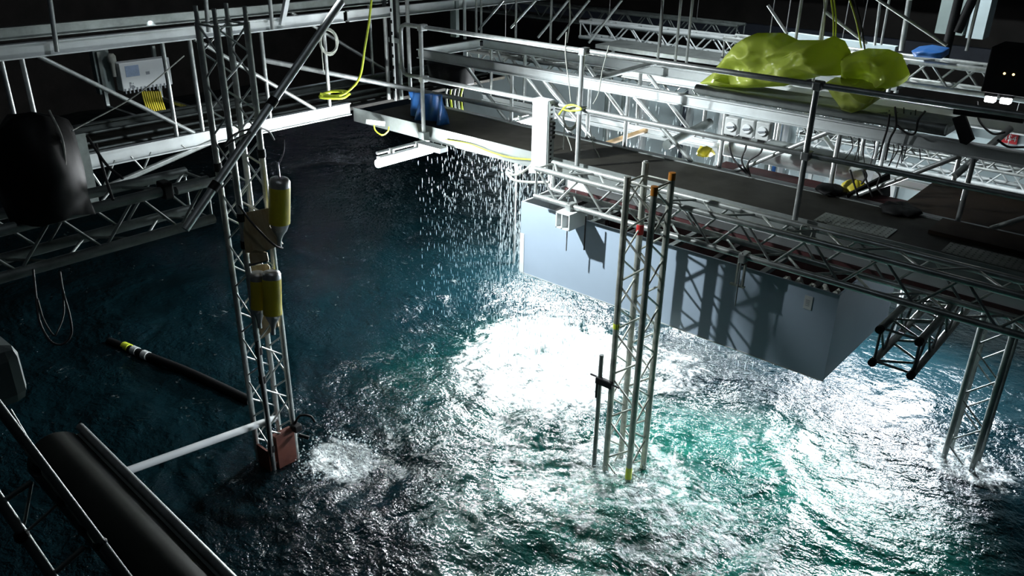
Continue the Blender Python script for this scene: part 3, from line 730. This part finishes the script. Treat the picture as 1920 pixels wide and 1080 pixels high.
draped('yellow_sheeting', 'large yellow plastic sheet heaped over equipment on the rear girder', [(1308, 158), (1345, 128), (1385, 80), (1400, 70), (1450, 70), (1478, 84), (1525, 84), (1545, 76), (1566, 86), (1580, 112), (1584, 140), (1540, 142), (1470, 162), (1400, 165)], 7.62, 'sheet', .26, 3)
draped('yellow_sheeting', 'smaller yellow plastic sheet bunched right of the large one', [(1580, 108), (1610, 100), (1650, 102), (1675, 112), (1690, 150), (1684, 162), (1660, 168), (1630, 158), (1600, 160), (1582, 145)], 7.70, 'sheet', .18, 5)
draped('yellow_sheeting', 'hanging yellow-green plastic flap drooping below the front top rail', [(1548, 155), (1600, 160), (1643, 178), (1640, 192), (1620, 205), (1598, 212), (1578, 206), (1560, 180)], 7.36, 'sheet', .10, 9, amp=.02)
mb = MB(); vs = []; nu, nv = 26, 16
for j in range(nv):
    for i in range(nu):
        u_, v_ = i/(nu-1), j/(nv-1); px = 766+68*u_-4*v_*(1-2*u_); p = Y(px, 172+6*u_+(50+10*math.sin(2.6*u_))*v_, 6.72)
        vs.append(p+Vector((0, .05*math.sin(u_*11+v_*1.5)*(.3+v_)+.025*math.sin(u_*23+v_*5)+.04*v_, 0)))
mb.add(vs, [(j*nu+i, j*nu+i+1, (j+1)*nu+i+1, (j+1)*nu+i) for j in range(nv-1) for i in range(nu-1)], False)
o = mb.build('blue_sheet', 'blue'); tag(o, 'blue plastic sheet hung over the walkway behind the left rail post', 'sheet')
so = o.modifiers.new('s', 'SOLIDIFY'); so.thickness = .008
# paper bundle and dangling wires behind blue sheet
for i, (px, m) in enumerate(((838, 'offw'), (846, 'yelc'), (853, 'offw'), (860, 'rope'), (866, 'yelc'))):
    q = Y(px, 150, 7.5); cable('hanging_cable', ('leftmost', 'second', 'middle', 'fourth', 'rightmost')[i]+' strand of the cable bunch right of the blue sheet', [(q.x, 7.5, 3.1), (q.x+.03, 7.48, 2.9), (q.x-.02, 7.5, 2.75), (q.x+.01, 7.5, 2.55)], .014, m)
# dark bundle hung on the girder
o = draped('dark_bundle', 'dark crumpled bundle hung below the rear girder above the blue sheet', [(800, 115), (830, 120), (866, 128), (866, 165), (850, 168), (805, 160)], 7.35, 'black', .08, 12, amp=.015, cat='bundle')
# rolled silver bag by girder right
t = thing('cable_drape', 'grey ribbed drape hanging between the yellow sheet and the far-right post', 'drape', Y(1620, 240, 7.55))
mb = MB(); vs = []; n_ = 40
for k in range(n_):
    f_ = k/(n_-1); px = 1580+f_*82; top = 218-8*f_; bot = 238-20*f_+4
    vs += [Y(px, top, 7.5+.012*math.sin(k*2.2)), Y(px-2, bot, 7.5+.02*math.sin(k*2.2))]
mb.add(vs, [(2*k, 2*k+1, 2*k+3, 2*k+2) for k in range(n_-1)], False); o = mb.build('cloth', 'dark_alu', t)
so = o.modifiers.new('s', 'SOLIDIFY'); so.thickness = .01

q0, q1 = Y(1352, 300, 8.05), Y(1625, 352, 8.05)
o = MB().tube((q0.x, 8.05, 2.70), (q1.x, 8.05, 2.70), .13, seg=24).build('pale_duct', 'channel'); tag(o, 'fat pale duct lying behind the walkway under the switches', 'duct')
o = MB().box((-3.75, 7.36, ZD-.05), (-1.95, 7.72, ZD-.01)).build('red_mat', 'dred'); tag(o, 'dark red strip of matting behind the walkway under the pale duct', 'mat')
o = MB().bar(Y(1590, 385, 7.45), Y(1668, 345, 7.75), .02, .30, (0, -.5, .8)).build('case_lid', 'black'); tag(o, 'open black case lid tilted behind the tall rail post', 'case')
for i, (px, py, w2, h2, m, lab) in enumerate(((1322, 282, .10, .09, 'yel', 'yellow pouch behind the walkway at the foot of the left diagonal'), (1605, 350, .11, .10, 'yel', 'yellow pouch behind the walkway right of the tall rail post'),
                            (1560, 352, .14, .08, 'black', 'crumpled black pouch behind the walkway at the tall rail post'), (1690, 385, .16, .06, 'black', 'black crumpled bag lying where walkway and brown platform meet'))):
    q = Z(px, py, ZD+.06); mb = MB(); mb.lathe((q.x, q.y, ZD), (0, 0, 1), [(0, w2*.6), (.02, w2), (h2*.6, w2*.95), (h2, w2*.6), (h2+.02, .02)], 18)
    o = mb.build('pouch', m)
    for v in o.data.vertices: v.co += nvec(v.co*14+Vector((i*3, 0, 0)))*.04
    for v in o.data.vertices: v.co.z = max(v.co.z, 0)
    tag(o, lab, 'pouch')
o = MB().ibeam(Y(1168, 135, 10.4), (Y(1168, 135, 10.4)+Vector((2.2, 0, 0))), .14, .06).build('far_beam', 'white'); tag(o, 'white beam seen between the two rear girders left of the pale blue fascia', 'beam')
o = MB().box((-7.4, 9.0, 2.30), (-3.6, 9.06, 2.46)).build('low_beam', 'white'); tag(o, 'low white beam behind the walkway, level with the orange sleeved tube', 'beam')
o = MB().box((-9.2, 10.6, 2.4), (-6.3, 10.66, 2.56)).build('low_beam', 'white'); tag(o, 'white beam in the glare left of the white panel', 'beam')
# black twin lamp housing
q = Y(1880, 130, 7.2)
t = thing('lamp_housing', 'big black housing with two small amber lights and twin lamps below', 'lamp housing', (q.x, 7.2, q.z-.2))
a = Y(1838, 172, 7.2); b_ = Y(1838, 85, 7.2)
MB().box((a.x, 7.2, a.z), (a.x+.62, 7.6, b_.z)).build('housing', 'black', t, .01)
for px, py in ((1883, 138), (1900, 140)):
    c = Y(px, py, 7.195); MB().lathe((c.x, 7.2, c.z), (0, -1, 0), [(0, .009), (.006, .007)], 10).build('indicator', 'amber', t)
for px, py in ((1855, 187), (1884, 190)):
    c = Y(px, py, 7.25)
    l = MB().box((c.x-.036, 7.25, c.z-.022), (c.x+.036, 7.32, c.z+.022)).build('lamp_head', 'spotl', t, .008)
    MB().box((c.x-.045, 7.26, c.z+.024), (c.x+.045, 7.36, c.z+.05)).build('lamp_hood', 'black', l)
o = MB().tube(Y(1790, 205, 7.25), Y(1920, 222, 7.25), .04).build('black_tube', 'black'); tag(o, 'thick black tube below the twin lamps', 'tube')
o = MB(); pts = [Y(*p, 7.35) for p in ((1785, 222), (1808, 215), (1826, 262), (1812, 272), (1800, 268))]
slab('black_bracket', 'black triangular bracket hanging in front of the pale wall near the sign', pts, .04, 'black', 'bracket')
# 454 sign
c = Y(1893, 260, 13.95)
t = thing('number_sign', 'small red sign reading 454 on the pale far wall', 'sign', (c.x, 13.97, c.z-.07))
MB().box((c.x-.105, 13.965, c.z-.075), (c.x+.105, 13.99, c.z+.075)).build('panel', 'sign', t)
def text(s, loc, size, m, parent, rot=(R(90), 0, 0), name='lettering'):
    cu = bpy.data.curves.new(name, 'FONT'); cu.body = s; cu.size = size; cu.extrude = .002; cu.align_x = 'CENTER'; cu.align_y = 'CENTER'
    cu.materials.append(M[m]); tmp = bpy.data.objects.new(name, cu); COL.objects.link(tmp)
    dg = bpy.context.evaluated_depsgraph_get(); me = bpy.data.meshes.new_from_object(tmp.evaluated_get(dg)); bpy.data.objects.remove(tmp)
    o = bpy.data.objects.new(name, me); COL.objects.link(o); o.parent = parent; o.location = Vector(loc)-Vector(parent['_w']); o.rotation_euler = rot; return o
text('454', (c.x, 13.962, c.z), .12, 'white', t)
# far wall details: posts, pipes, plinth
for i, px in enumerate((1205, 1290, 1372, 1478, 1700, 1812)):
    p = Y(px, 230, 13.9); o = MB().box((p.x-.05, 13.86, -.1), (p.x+.05, 13.98, 2.1)).build('wall_rib', 'white'); 
    tag(o, ('white upright rib on the far wall, %s from the left' % ('first', 'second', 'third', 'fourth', 'fifth', 'sixth')[i]), 'rib', 'ribs of the far wall')
struct('trim_3', MB().box((-13.6, 13.85, 2.02), (6, 14.25, 2.09)), 'white')
for i, (px, m) in enumerate(((1282, 'wallb'), (1465, 'blue'), (1450, 'wallg'), (1166, 'wallg'), (1135, 'wallg'))):
    p = Y(px, 225, 13.7); o = MB().tube((p.x, 13.7, .0), (p.x, 13.7, 1.9), .035).build('drain_pipe', m)
    tag(o, ('dark blue pipe between the first and second ribs of the far wall', 'blue pipe just left of the fourth wall rib', 'grey-green pipe left of the blue pipe', 'grey-green pipe behind the right side of the middle rail post', 'grey-green pipe left of the other one near the middle rail post')[i], 'pipe')

# ================================================================== DISTANT TRUSSES
def bg_truss(label, y, xa, xb, z, h, m='alu', bay=.5, rc=.03, ang=0):
    t = thing('box_truss', label, 'truss', ((xa+xb)/2, y, z))
    truss(t, (xa, y, z), (xb, y, z), (0, 1, 0), (0, 0, 1), .3, h, bay, m, rc, .013, faces=(1, 1, 1, 1))
    for f_ in (.12, .88): T((xa+(xb-xa)*f_, y+.15, z+h), (xa+(xb-xa)*f_, y+.15, 9.4), .006, 6).build('hanger_rod', 'steel', t)
bg_truss('distant truss top right, running behind the yellow sheet to the black housing', 9.6, -4.9, -.6, 3.28, .24, 'alu')
bg_truss('distant bright truss left of the yellow sheets', 12.2, -9.0, -4.8, 2.86, .26, 'beam')
bg_truss('dim distant truss behind the thin upper posts', 14.6, -15.0, -7.2, 2.72, .28, 'dark_alu')
bg_truss('low distant truss seen beneath the rear girders', 11.0, -10.6, -4.0, 2.35, .22, 'alu')
q = Y(1240, 100, 11)
t = thing('far_platform', 'low pale platform edge beyond the rear girders', 'platform', (q.x, 11, q.z-.06))
MB().box((q.x-1.2, 11, q.z-.06), (q.x+3.4, 11.7, q.z)).build('slab', 'channel', t)
for x in (q.x-1.1, q.x+1.0, q.x+3.3): T((x, 11.35, -.1), (x, 11.35, q.z-.06), .03).build('leg', 'tube', t)
t = thing('far_fascia', 'pale blue fascia panel with a tiny name plate seen between the rear girders', 'panel', (-5.8, 13.15, 2.55))
MB().box((-6.9, 13.1, 2.55), (-4.6, 13.2, 2.70)).build('panel', 'wallp', t)
q = Y(1250, 152, 13.08); MB().box((q.x-.09, 13.085, q.z-.02), (q.x+.09, 13.1, q.z+.02)).build('name_plate', 'grey', t)
for x in (-6.6, -4.9): MB().box((x, 13.12, -.1), (x+.06, 13.18, 2.55)).build('leg', 'white', t)
# far rail right (dark) with lit strip
p, q = Y(1480, 68, 10.6), Y(1680, 95, 10.6)
t = thing('far_edge', 'pale strip of far walkway edge above the yellow sheets', 'edge strip', (p.x, 10.6, p.z))
MB().bar(p, q, .1, .10).build('strip', 'wallp', t)
for k in (p, q): T((k.x, 10.62, -.2), (k.x, 10.62, k.z), .025).build('leg', 'tube', t)
q = Y(1735, 98, 9.3); t_ = draped('blue_sheet', 'blue sheet lying on the far truss near the black housing', [(1710, 95), (1735, 92), (1768, 98), (1766, 110), (1715, 106)], 9.4, 'blue', .1, 22, amp=.01)
# window panel at the top right
t = thing('lit_cabinet', 'tall pale green cabinet standing far back at top right', 'cabinet', Y(1785, 65, 11.5))
a, b_ = Y(1752, 62, 11.5), Y(1825, -20, 11.5)
MB().box((a.x, 11.5, a.z), (a.x+.32, 11.8, b_.z)).build('door', 'wallg', t)
MB().box((a.x+.36, 11.5, a.z-.02), (a.x+.55, 11.8, b_.z)).build('door', 'wallp', t)
for i, (p, q) in enumerate((((1800, -10), (1770, 110)), ((1828, -10), (1795, 60)), ((1835, 0), (1812, 95)), ((1652, -10), (1640, 85)), ((1668, -5), (1652, 84)), ((1705, 0), (1690, 95)))):
    lab = ('thick black strut in front of the pale cabinet', 'second black strut crossing the pale cabinet', 'thin strut right of the pale cabinet', 'thin bright upright above the small yellow sheet', 'thin upright right of the bright one above the small yellow sheet', 'dark upright with bright joints left of the blue far sheet')[i]
    o = T(Y(*p, 10.2), Y(*q, 10.2), (.05, .05, .018, .016, .014, .03)[i]).build('upright_tube', 'black' if i in (0, 1) else 'tube'); tag(o, lab, 'strut')
bg_truss('pale low truss in front of the far wall under the sign', 12.6, -5.0, .5, 1.55, .26, 'beam')
bg_truss('slim pale truss in front of the far wall below the yellow flap', 11.6, -4.6, -1.6, 2.02, .20, 'alu', .34, .02)
rs = random.Random(8)
for k in range(12):
    px = 1598+k*11+rs.uniform(-4, 4); yy = 7.75
    pts = [Y(px, 205+rs.uniform(-6, 10), yy), Y(px+rs.uniform(-8, 8), 240, yy), Y(px+rs.uniform(-14, 10), 275, yy), Y(px+rs.uniform(-16, 12), 296+rs.uniform(0, 20), yy)]
    cable('hanging_wire', 'thin black wire dangling in the bunch under the yellow flap', pts, .005, 'rubber', group='wires dangling under the yellow flap', n=6)
# dark hall panels and beams high up behind
struct('trim_1', MB().box((-24, 18.8, 2.2), (6, 18.95, 2.5)), 'wallb')
struct('trim_2', MB().box((-20, 17.5, 3.6), (6, 17.6, 3.9)), 'walld')

# ================================================================== LEFT SIDE
t = thing('control_cabinet', 'white electrical cabinet with printed labels behind the left girder', 'cabinet', X(270, 170, -10.2))
a, b_ = X(232, 172, -10.2), X(312, 108, -10.2)
MB().box((-10.35, a.y, a.z), (-10.2, b_.y+.03, b_.z)).build('housing', 'white', t, .008)
yc = lambda px: X(px, 140, -10.2).y
MB().box((-10.2, yc(236), 3.00), (-10.195, yc(262), 3.13)).build('label_plate', 'label', t)
MB().box((-10.2, yc(274), 3.00), (-10.195, yc(281), 3.035)).build('label_plate', 'grey', t)
mb = MB()
for i in range(5):
    for j in range(6):
        if random.random() < .6: mb.box((-10.2, yc(240)+i*.013, 2.86+j*.013), (-10.195, yc(240)+i*.013+.01, 2.87+j*.013))
mb.build('label_print', 'grey', t)
mb = MB()
for k in range(12): mb.box((-10.2, a.y+.02+k*.05, a.z-.03), (-10.19, a.y+.035+k*.05, a.z+.03))
mb.build('edge_clip', 'grey', t)
MB().box((-10.5, yc(195), 2.8), (-10.4, yc(225), 3.4)).build('back_plate', 'wallg', t)
for y in (yc(200), yc(305)): MB().box((-10.36, y, 2.62), (-9.5, y+.04, 2.66)).build('support_arm', 'dark_alu', t); MB().box((-10.40, y, 2.62), (-10.36, y+.04, 3.3)).build('back_rail', 'dark_alu', t)
q = X(210, 115, -10.3); o = MB().lathe((q.x, q.y, q.z-.18), (0, 0, 1), [(0, .025), (.16, .03), (.18, .05), (.24, .05), (.27, .03)], 14).build('bell', 'rope'); tag(o, 'pale bulb-shaped fitting left of the white electrical cabinet', 'fitting')
for k in range(9):
    p = X(266+k*4.2, 171, -10.19); cable('cable', None, [p, p+Vector((.02, 0, -.12)), p+Vector((.05, .01, -.26))], .010, 'yel', t)
t = thing('black_bag', 'bulky black bag hanging over the dark truss at far left', 'bag', X(90, 400, -6.2))
rs = random.Random(3); mb = MB(); prof = [(0, .02), (.03, .24), (.2, .27), (.5, .27), (.8, .26), (.95, .22), (1.03, .14), (1.06, .02)]
b0 = X(100, 410, -6.30)
mb.lathe(b0, (0, 0, 1), [(h*.74, r*1.0) for h, r in prof], 28); 
o = mb.build('sack', 'black', t)
for v in o.data.vertices: nn = nvec(v.co*4.5+Vector((3, 1, 7))); v.co += nn*.075+nvec(v.co*13)*.02
cable('strap', None, [b0+Vector((.1, .1, .8)), b0+Vector((.22, .1, .6)), b0+Vector((.25, .05, .3))], .008, 'rope', t)
o = MB().box((-8.36, 3.12, 2.12), (-8.24, 3.26, 2.92)).build('end_post', 'dark_alu'); tag(o, 'thick grey end post of the pale left girder behind the black bag', 'post')
# dark truss
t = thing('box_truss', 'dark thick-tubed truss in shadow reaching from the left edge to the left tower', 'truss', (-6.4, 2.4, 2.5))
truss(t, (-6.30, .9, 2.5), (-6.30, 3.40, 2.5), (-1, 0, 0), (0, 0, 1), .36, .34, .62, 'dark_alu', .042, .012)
MB().box((-6.36, 2.98, 2.78), (-6.24, 3.06, 2.92)).build('clamp', 'black', t, .01)
o = T((-6.18, 3.05, 2.86), (-6.18, 3.45, 2.86), .035).build('stub_tube', 'tube'); tag(o, 'short stub tube poking from the dark truss toward the left tower', 'tube')
for i, (a, b_) in enumerate((((180, 270), (212, 375)), ((163, 255), (230, 335)), ((345, 105), (135, 245)))):
    lab = ('black cord hanging before the bright left girder end', 'second black cord slanting before the bright left girder end', 'long thin cord strung up from the black bag to the left girder post')[i]
    p, q = D(*a, 6.6 if i < 2 else 8), D(*b_, 6.4); cable('black_rope', lab, [p, p.lerp(q, .5)-Vector((0, 0, .05)), q], .010 if i < 2 else .005, 'rubber' if i < 2 else 'rope', cat='cord')
cable('rope_loop', 'long dim rope loop hanging below the dark truss at left', [D(62, 505, 5.2), D(68, 560, 5.1), D(75, 605, 5.05), D(95, 640, 5), D(118, 645, 5), D(134, 625, 5), D(130, 590, 5), D(118, 545, 5.1), D(112, 510, 5.2)], .006, 'rubber', cat='rope')
cable('rope_loop', 'small inner rope loop hanging inside the long dim one', [D(70, 560, 5.1), D(82, 600, 5.05), D(100, 628, 5), D(108, 620, 5), D(119, 590, 5.05), D(118, 550, 5.1)], .005, 'rubber', cat='rope')
# floating hose
a, b_ = Z(205, 640, .03), Z(470, 752, .03)
t = thing('floating_hose', 'dark hose lying on the water left of the tower with yellow and white bands', 'hose', (a.x, a.y, 0))
MB().path(curve([a, a.lerp(b_, .3)+Vector((.02, .03, 0)), a.lerp(b_, .6)+Vector((-.02, .04, 0)), b_]), .05, 12).build('hose', 'black', t)
for f0, f1, m in ((.10, .145, 'yelc'), (.17, .205, 'offw'), (.25, .285, 'offw')):
    o = MB().tube(a.lerp(b_, f0)+Vector((.01, .02, .005)), a.lerp(b_, f1)+Vector((.01, .02, .005)), .056).build('band', m, t)
# big roller and lattice near the camera, lower left
t = thing('rolled_cover', 'large dark rolled cover with a pale edge tube at lower left', 'roller', Z(250, 930, 2.2))
e0, e1 = Z(150, 800, 2.05), Z(436, 1086, 2.05); axr = (e1-e0).normalized(); e1 = e1+axr*.5
sd_ = axr.cross(Vector((0, 0, 1))).normalized(); L_ = (e1-e0).length
c0 = e0+sd_*.17-Vector((0, 0, .12))
MB().lathe(c0-axr*.02, axr, [(0, .11), (.02, .15), (.05, .165), (L_, .165)], 32).build('roll', 'roller', t)
MB().tube(e0, e1, .024).build('edge_tube', 'tube', t)
MB().bar(e0+axr*.05-Vector((0, 0, .05))+sd_*.03, e1-Vector((0, 0, .05))+sd_*.03, .02, .08).build('clamp_rail', 'dark_alu', t)
q = D(10, 690, 3.6)
t = thing('rounded_housing', 'dim rounded grey housing at the left edge', 'housing', q)
o = MB().box((q.x-.16, q.y-.12, q.z-.14), (q.x+.06, q.y+.05, q.z+.10)).build('shell', 'wallg', t, .05)
t = thing('lattice_frame', 'dark square lattice frame in the bottom left corner', 'truss', D(80, 950, 3.0))
def dl(a, b_, r, nm, m='dark_alu'): T(D(*a, 3.0), D(*b_, 3.0), r).build(nm, m, t)
dl((-20, 740), (250, 1100), .016, 'chord'); dl((-40, 880), (110, 1100), .016, 'chord')
dl((-5, 948), (60, 903), .009, 'rung'); dl((98, 1078), (158, 1026), .009, 'rung')
dl((60, 903), (41, 1005), .005, 'rung'); dl((41, 1005), (120, 935), .005, 'rung')
for p in ((72, 880), (120, 938), (160, 992), (41, 1005), (188, 1020)):
    c = D(*p, 2.99); MB().lathe(c-Vector((0, 0, .02)), (0, 0, 1), [(0, .012), (.012, .022), (.028, .022), (.04, .012)], 12).build('joint', 'black', t)
o = T(D(15, 770, 3.2), D(75, 870, 3.2), .012).build('dark_tube', 'dark_alu'); tag(o, 'thin dark tube leading down to the bottom left lattice', 'tube')

# ================================================================== FALLING WATER
def rain():
    mb = MB()
    def drop(x, y, z, ln, r):
        lean = Vector((-.02+.03*random.random(), 0, 1)).normalized()
        b0 = Vector((x, y, z)); a = lean*ln
        s = 5; ring = [(.35, 1.), (.8, .5)]
        vs = [b0]+[b0+a*h+Vector((r*k*math.cos(q*2*math.pi/s), r*k*math.sin(q*2*math.pi/s), 0)) for h, k in ring for q in range(s)]+[b0+a]
        fs = [(0, 1+(q+1) % s, 1+q) for q in range(s)]+[(1+q, 1+(q+1) % s, 1+s+(q+1) % s, 1+s+q) for q in range(s)]+[(1+s+q, 1+s+(q+1) % s, 1+2*s) for q in range(s)]
        mb.add(vs, fs, False)
    for k in range(4200):
        x = -7.35+2.5*random.random()
        if random.random() > .25+.75*(x+7.35)/1.6: continue
        drop(x, 6.6+random.random()*.75, random.random()*2.42, .025+.055*random.random(), .0016+.0016*random.random())
    for k in range(1500):
        x = -6.0+1.2*random.random(); drop(x, 6.45+random.random()*.8, random.random()*2.45, .05+.07*random.random(), .0025+.002*random.random())
    for k in range(1200):   # further rain beyond the walkway
        drop(-6.6+3.4*random.random(), 8.0+random.random()*2.6, random.random()*2.4, .05+.08*random.random(), .003+.002*random.random())
    for x in (-5.58, -5.45, -5.72):   # steady drip lines
        z = 0.05
        while z < 2.4: ln = .05+.12*random.random(); drop(x+.01*random.random(), 6.45, z, ln, .006); z += ln*.95
    o = mb.build('falling_water', 'drop'); tag(o, 'shower of falling water drops below the walkway left of the grey box', 'water drops', None, 'stuff')
rain()
# splash blobs where tower legs break the surface
def splash(label, cx, cy, rad, hgt, n, seed):
    rs = random.Random(seed); mb = MB()
    for k in range(n):
        a = rs.uniform(0, 6.28); d = rad*math.sqrt(rs.random()); h = hgt*rs.random()**2*(1-d/rad*.7); r = rs.uniform(.003, .010)
        mb.lathe((cx+d*math.cos(a), cy+d*math.sin(a), h), (0, 0, 1), [(0, r*.3), (r*.5, r), (r*1.3, r), (r*1.8, r*.3)], 5)
    o = mb.build('splash', 'drop'); tag(o, label, 'splash', None, 'stuff')
splash('spray of droplets thrown up beside the foot of the left tower', -5.62, 3.95, .40, .22, 420, 1)
splash('spray of droplets round the foot of the foam-side tower', -3.4, 5.7, .38, .10, 350, 2)
splash('spray of droplets round the foot of the far-right tower', -1.0, 8.1, .35, .14, 260, 3)

for o in list(bpy.data.objects):
    if '_w' in o: del o['_w']
